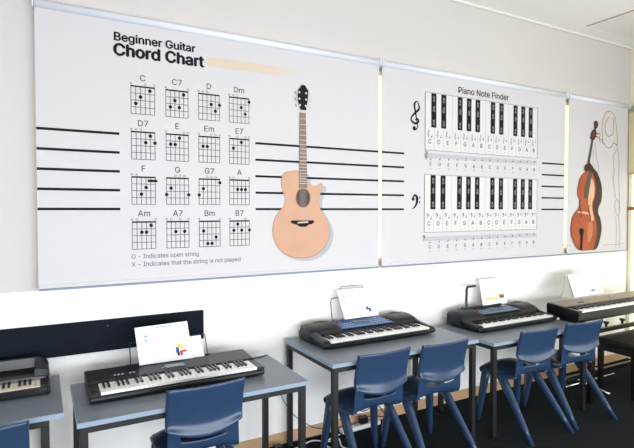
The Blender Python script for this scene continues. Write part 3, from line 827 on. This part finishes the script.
P = leanpts([(562, 297.5), (574, 296.5), (567.5, 275.5), (565, 276.5)], -.325, -.245)
b = MB(); c0 = (P[0]+P[1])/2; n_ = Vector((0, 1, 0))
b.sweep([[p-c0 for p in P], [p-c0+n_*.006 for p in P]], M_binder, smooth=False)
o = b.build('card_folder'); o.location = c0; tag(o, 'grey-green card folder standing behind the sheet on the stage piano', 'folder')

t = thing('keyboard_stand', 'black metal stand with chrome foot bars carrying the stage piano', 'stand', (4.06, -.60, 0))
for x, y, zt2 in ((.16, -.025, .712), (1.38, -.025, .712), (.16, .25, .738), (1.38, .25, .738)):
    b = MB(); b.box(x-.03, x+.03, y-.02, y+.02, .0, zt2, M_bwood, .004); b.build('leg', t)
for x in (.16, 1.38):
    b = MB(); b.box(x-.025, x+.025, -.005, .23, .66, .70, M_bwood, .004); b.build('side_rail', t)
b = MB(); b.box(.19, 1.35, .12, .15, .545, .585, M_bwood, .003); b.build('cross_bar', t)
for x in (.60, .86):
    b = MB(); b.tube([(x, .11, .60), (x, .11, .63)], .012, M_bwood, 12); b.tube([(x, .11, .63), (x, .11, .65)], .024, M_bwood, 12); b.build('clamp_knob', t)
b = MB(); b.box(.19, 1.35, .235, .265, .10, .14, M_bwood, .003); b.build('lower_bar', t)
b = MB(); b.tube([(.43, -.04, .03), (.57, .44, .03)], .014, M_chrome, 12); o = b.build('foot_bar', t); o['label'] = 'chrome foot bar'
b = MB(); b.tube([(.20, .25, .05), (.98, .25, .05)], .008, M_chrome, 10); o = b.build('foot_bar', t); o['label'] = 'chrome foot bar'
b = MB(); b.box(0, .06, 0, .22, .0, .03, M_bwood, .006); b.box(.008, .052, -.01, .12, .03, .045, M_chrome, .006)
o = b.build('sustain_pedal'); o.location = (5.04, -.24, 0); tag(o, 'chrome and black sustain pedal on the carpet behind the piano stool', 'pedal')

# -- piano stool
t = thing('piano_stool', 'black padded piano stool at the right edge in front of the stage piano', 'stool', (4.98, -.62, 0))
b = MB(); b.box(-.40, .40, -.19, .19, .445, .505, M_vinyl, .02, 3); b.build('seat', t, smooth=True)
b = MB()
b.box(-.385, .385, -.175, .175, .385, .445, M_bwood, .004); b.build('apron', t)
for sx in (-1, 1):
    for sy in (-1, 1):
        b = MB(); x, y = sx*.362, sy*.152
        b.sweep([[(x-.022, y-.022, .385), (x+.022, y-.022, .385), (x+.022, y+.022, .385), (x-.022, y+.022, .385)], [(x-.017, y-.017, 0), (x+.017, y-.017, 0), (x+.017, y+.017, 0), (x-.017, y+.017, 0)]], M_bwood, smooth=False)
        b.build('leg', t, bevel=.003)

# ------------------------------------------------------------------ chairs
def grid_surface(fn, us, vs, skip, m, name, parent, solid, sub=1):
    bm = bmesh.new(); V = {}
    for i, v in enumerate(vs):
        for j, u in enumerate(us): V[i, j] = bm.verts.new(fn(u, v))
    for i in range(len(vs)-1):
        for j in range(len(us)-1):
            if skip and skip(us[j], us[j+1], vs[i], vs[i+1]): continue
            f = bm.faces.new((V[i, j], V[i, j+1], V[i+1, j+1], V[i+1, j])); f.smooth = True
    for v in [v for v in bm.verts if not v.link_faces]: bm.verts.remove(v)
    bmesh.ops.recalc_face_normals(bm, faces=bm.faces)
    me = bpy.data.meshes.new(name); bm.to_mesh(me); bm.free(); me.materials.append(m)
    o = bpy.data.objects.new(name, me); COL.objects.link(o); o.parent = parent
    md = o.modifiers.new('solid', 'SOLIDIFY'); md.thickness = solid; md.offset = 0
    if sub:
        md = o.modifiers.new('sub', 'SUBSURF'); md.levels = sub; md.render_levels = sub
    return o
def make_chair(label, loc, rz):
    t = thing('plastic_chair', label, 'chair', loc, rz, 'blue plastic school chairs')
    # seat shell: profile from front lip, over the seat, up into the back below the hand slot
    prof = [(.245, .412, .20), (.258, .444, .208), (.235, .466, .214), (.15, .466, .216), (.05, .455, .214), (-.03, .447, .210), (-.075, .450, .205), (-.100, .468, .200), (-.108, .488, .196), (-.112, .506, .195), (-.118, .532, .194), (-.128, .578, .192)]
    NV = len(prof)
    def shell(u, i):
        y, z, hw = prof[i]
        back = max(0, (i-6)/(NV-7))
        y += back*.020*u*u                            # the back wraps round the sitter
        z += (1-back)*(-.035*abs(u)**3) + (.012*(1-abs(u)**2)*-1 if 3 <= i <= 6 else 0)
        if i >= 8: z += .030*u*u*(1 if i < NV-1 else 0)
        return (hw*u, y, z)
    us = [-1, -.93, -.8, -.66, -.5, -.25, 0, .25, .5, .66, .8, .93, 1]
    grid_surface(shell, us, list(range(NV)), lambda a, b_, c, d: c == 9 and a >= -.67 and b_ <= .67, M_chair, 'seat', t, .010)
    # backrest: broad panel with a flared, curved lower lip
    bp = [(-.158, .560, .204), (-.152, .580, .206), (-.140, .604, .207), (-.142, .64, .207), (-.155, .70, .207), (-.172, .76, .207), (-.182, .786, .207), (-.178, .796, .206)]
    def back(u, i):
        y, z, hw = bp[i]
        y += .020*u*u
        low = max(0, 1-i/3.0)
        z += low*(-.026+.050*u*u) + (.004*u*u if i > 5 else 0)
        if abs(u) > .9: y += -.006 if i > 1 else -.002
        if abs(u) > .99: y += .020
        return (hw*u, y, z)
    us2 = [-1, -.985, -.93, -.88, -.7, -.45, -.2, 0, .2, .45, .7, .88, .93, .985, 1]
    bk = grid_surface(back, us2, list(range(len(bp))), None, M_chair, 'backrest', t, .009)
    b = MB()
    b.tube([(-.190, -.154, .776), (-.190, -.162, .776)], .004, M_stud, 10); o = b.build('moulding_stud', bk); o['label'] = 'pale moulded stud'
    # legs: four tapering hollow-look legs flowing out of the seat sides
    def leg(p0, p1, w0, w1, d0, d1):
        b = MB(); secs = []
        A, B_ = Vector(p0), Vector(p1)
        for i in range(5):
            q = i/4; c = A.lerp(B_, q); w_ = w0+(w1-w0)*q; d_ = d0+(d1-d0)*q
            sec = []
            for k in range(12):
                a = 2*PI*k/12
                ca, sa = math.cos(a), math.sin(a)
                sec.append((c.x+w_/2*math.copysign(abs(ca)**.6, ca), c.y+d_/2*math.copysign(abs(sa)**.6, sa), c.z))
            secs.append(sec)
        b.sweep(secs, M_chair); return b.build('leg', t)
    for s in (-1, 1):
        leg((s*.178, .200, .440), (s*.230, .245, 0), .048, .036, .074, .044)
        leg((s*.176, .080, .435), (s*.226, -.270, 0), .048, .034, .098, .046)
        b = MB()
        b.sweep([[(s*.156, y, z) for y, z in ((.23, .440), (.0, .432), (-.07, .438), (-.085, .420), (.0, .390), (.20, .405))],
                 [(s*.198, y, z) for y, z in ((.23, .440), (.0, .428), (-.07, .434), (-.085, .420), (.0, .390), (.20, .405))]], M_chair, smooth=False)
        b.build('side_rib', t, bevel=.006)
    return t
C0 = make_chair('blue plastic chair cut off at the bottom left under the small electronic piano', (-.262, -.66, 0), 0)
def place(label, x, y, rz, sx=1, sz=1):
    r = dup(C0, label, (x, y, 0), math.radians(rz)); r.scale = (sx, 1, sz)
place('blue plastic chair in front of the flat black keyboard, seen alone', .726, -.652, 1, .97, 1.03)
place('blue plastic chair at the middle desk, nearer its left desk leg', 1.858, -.624, 1, .97, 1.035)
place('blue plastic chair at the middle desk, by its right desk leg', 2.358, -.632, 0, .97, 1.03)
place('blue plastic chair in front of the right large keyboard, left of its pair', 3.318, -.632, -1)
place('blue plastic chair beside the stage piano, right of its pair', 3.868, -.640, -5)

# ------------------------------------------------------------------ things on the floor, cables
b = MB(); b.box(0, .36, -.03, .03, 0, .035, M_whitep, .010, 3)
o = b.build('power_strip'); o.location = (1.98, -.075, 0); o.rotation_euler = (0, 0, .04); tag(o, 'white power strip on the dark carpet behind the chair legs', 'power strip')
b = MB()
for k in range(4): b.tube([(.07+.07*k, 0, .034), (.07+.07*k, 0, .0365)], .017, M_bandink, 14)
b.build('socket', o)
b = MB(); b.box(-.035, .035, -.022, .022, .0, .055, M_blackp, .006); b.tube([(.03, 0, .03), (.07, .01, .04), (.13, -.004, .03), (.22, -.01, .006)], .004, M_cable_b)
o = b.build('power_adapter'); o.location = (2.185, -.070, .0372); tag(o, 'black power adapter plugged in on the white power strip', 'adapter')
b = MB(); b.box(-.03, .03, -.022, .022, .0, .05, M_blackp, .006)
o = b.build('power_adapter'); o.location = (1.44, -.10, 0); tag(o, 'black power adapter on the carpet between the two left desks', 'adapter')
b = MB(); b.tube(spline([Vector(p) for p in [(1.46, -.14, .006), (1.60, -.12, .006), (1.72, -.08, .006), (1.80, -.13, .006), (1.86, -.16, .006), (1.90, -.12, .006), (1.96, -.09, .008)]], 6), .0045, M_cable_w)
tag(b.build('extension_cable'), 'white cable lying on the carpet leading to the power strip', 'cable')
b = MB(); b.tube(spline([Vector(p) for p in [(1.80, -.28, .006), (1.78, -.20, .006), (1.84, -.14, .016), (1.90, -.17, .016), (1.87, -.26, .006), (1.90, -.34, .006)]], 6), .006, M_cable_w)
tag(b.build('white_cord'), 'looped white cord on the carpet at the end of the power strip', 'cable')
b = MB(); b.tube(spline([Vector(p) for p in [(2.02, -.025, .10), (2.10, -.03, .16), (2.22, -.03, .11), (2.34, -.03, .14), (2.42, -.03, .06), (2.52, -.03, .006)]], 6), .004, M_cable_b)
tag(b.build('black_cord'), 'tangled black cord rising against the skirting behind the power strip', 'cable')
b = MB(); b.tube(spline([Vector(p) for p in [(1.42, -.05, .60), (1.45, -.05, .48), (1.56, -.05, .25), (1.75, -.05, .09), (1.90, -.05, .05)]], 6), .0025, M_cable_b)
tag(b.build('black_cord'), 'thin black cord hanging down the wall between the left desks', 'cable')
b = MB(); b.tube(spline([Vector(p) for p in [(1.10, -.165+.0, .725), (1.16, -.19, .7235), (1.22, -.21, .7235), (1.28, -.20, .7235), (1.325, -.18, .7235)]], 6), .003, M_cable_b)
tag(b.build('black_cord'), 'thin black cord lying on the desk behind the flat keyboard', 'cable')
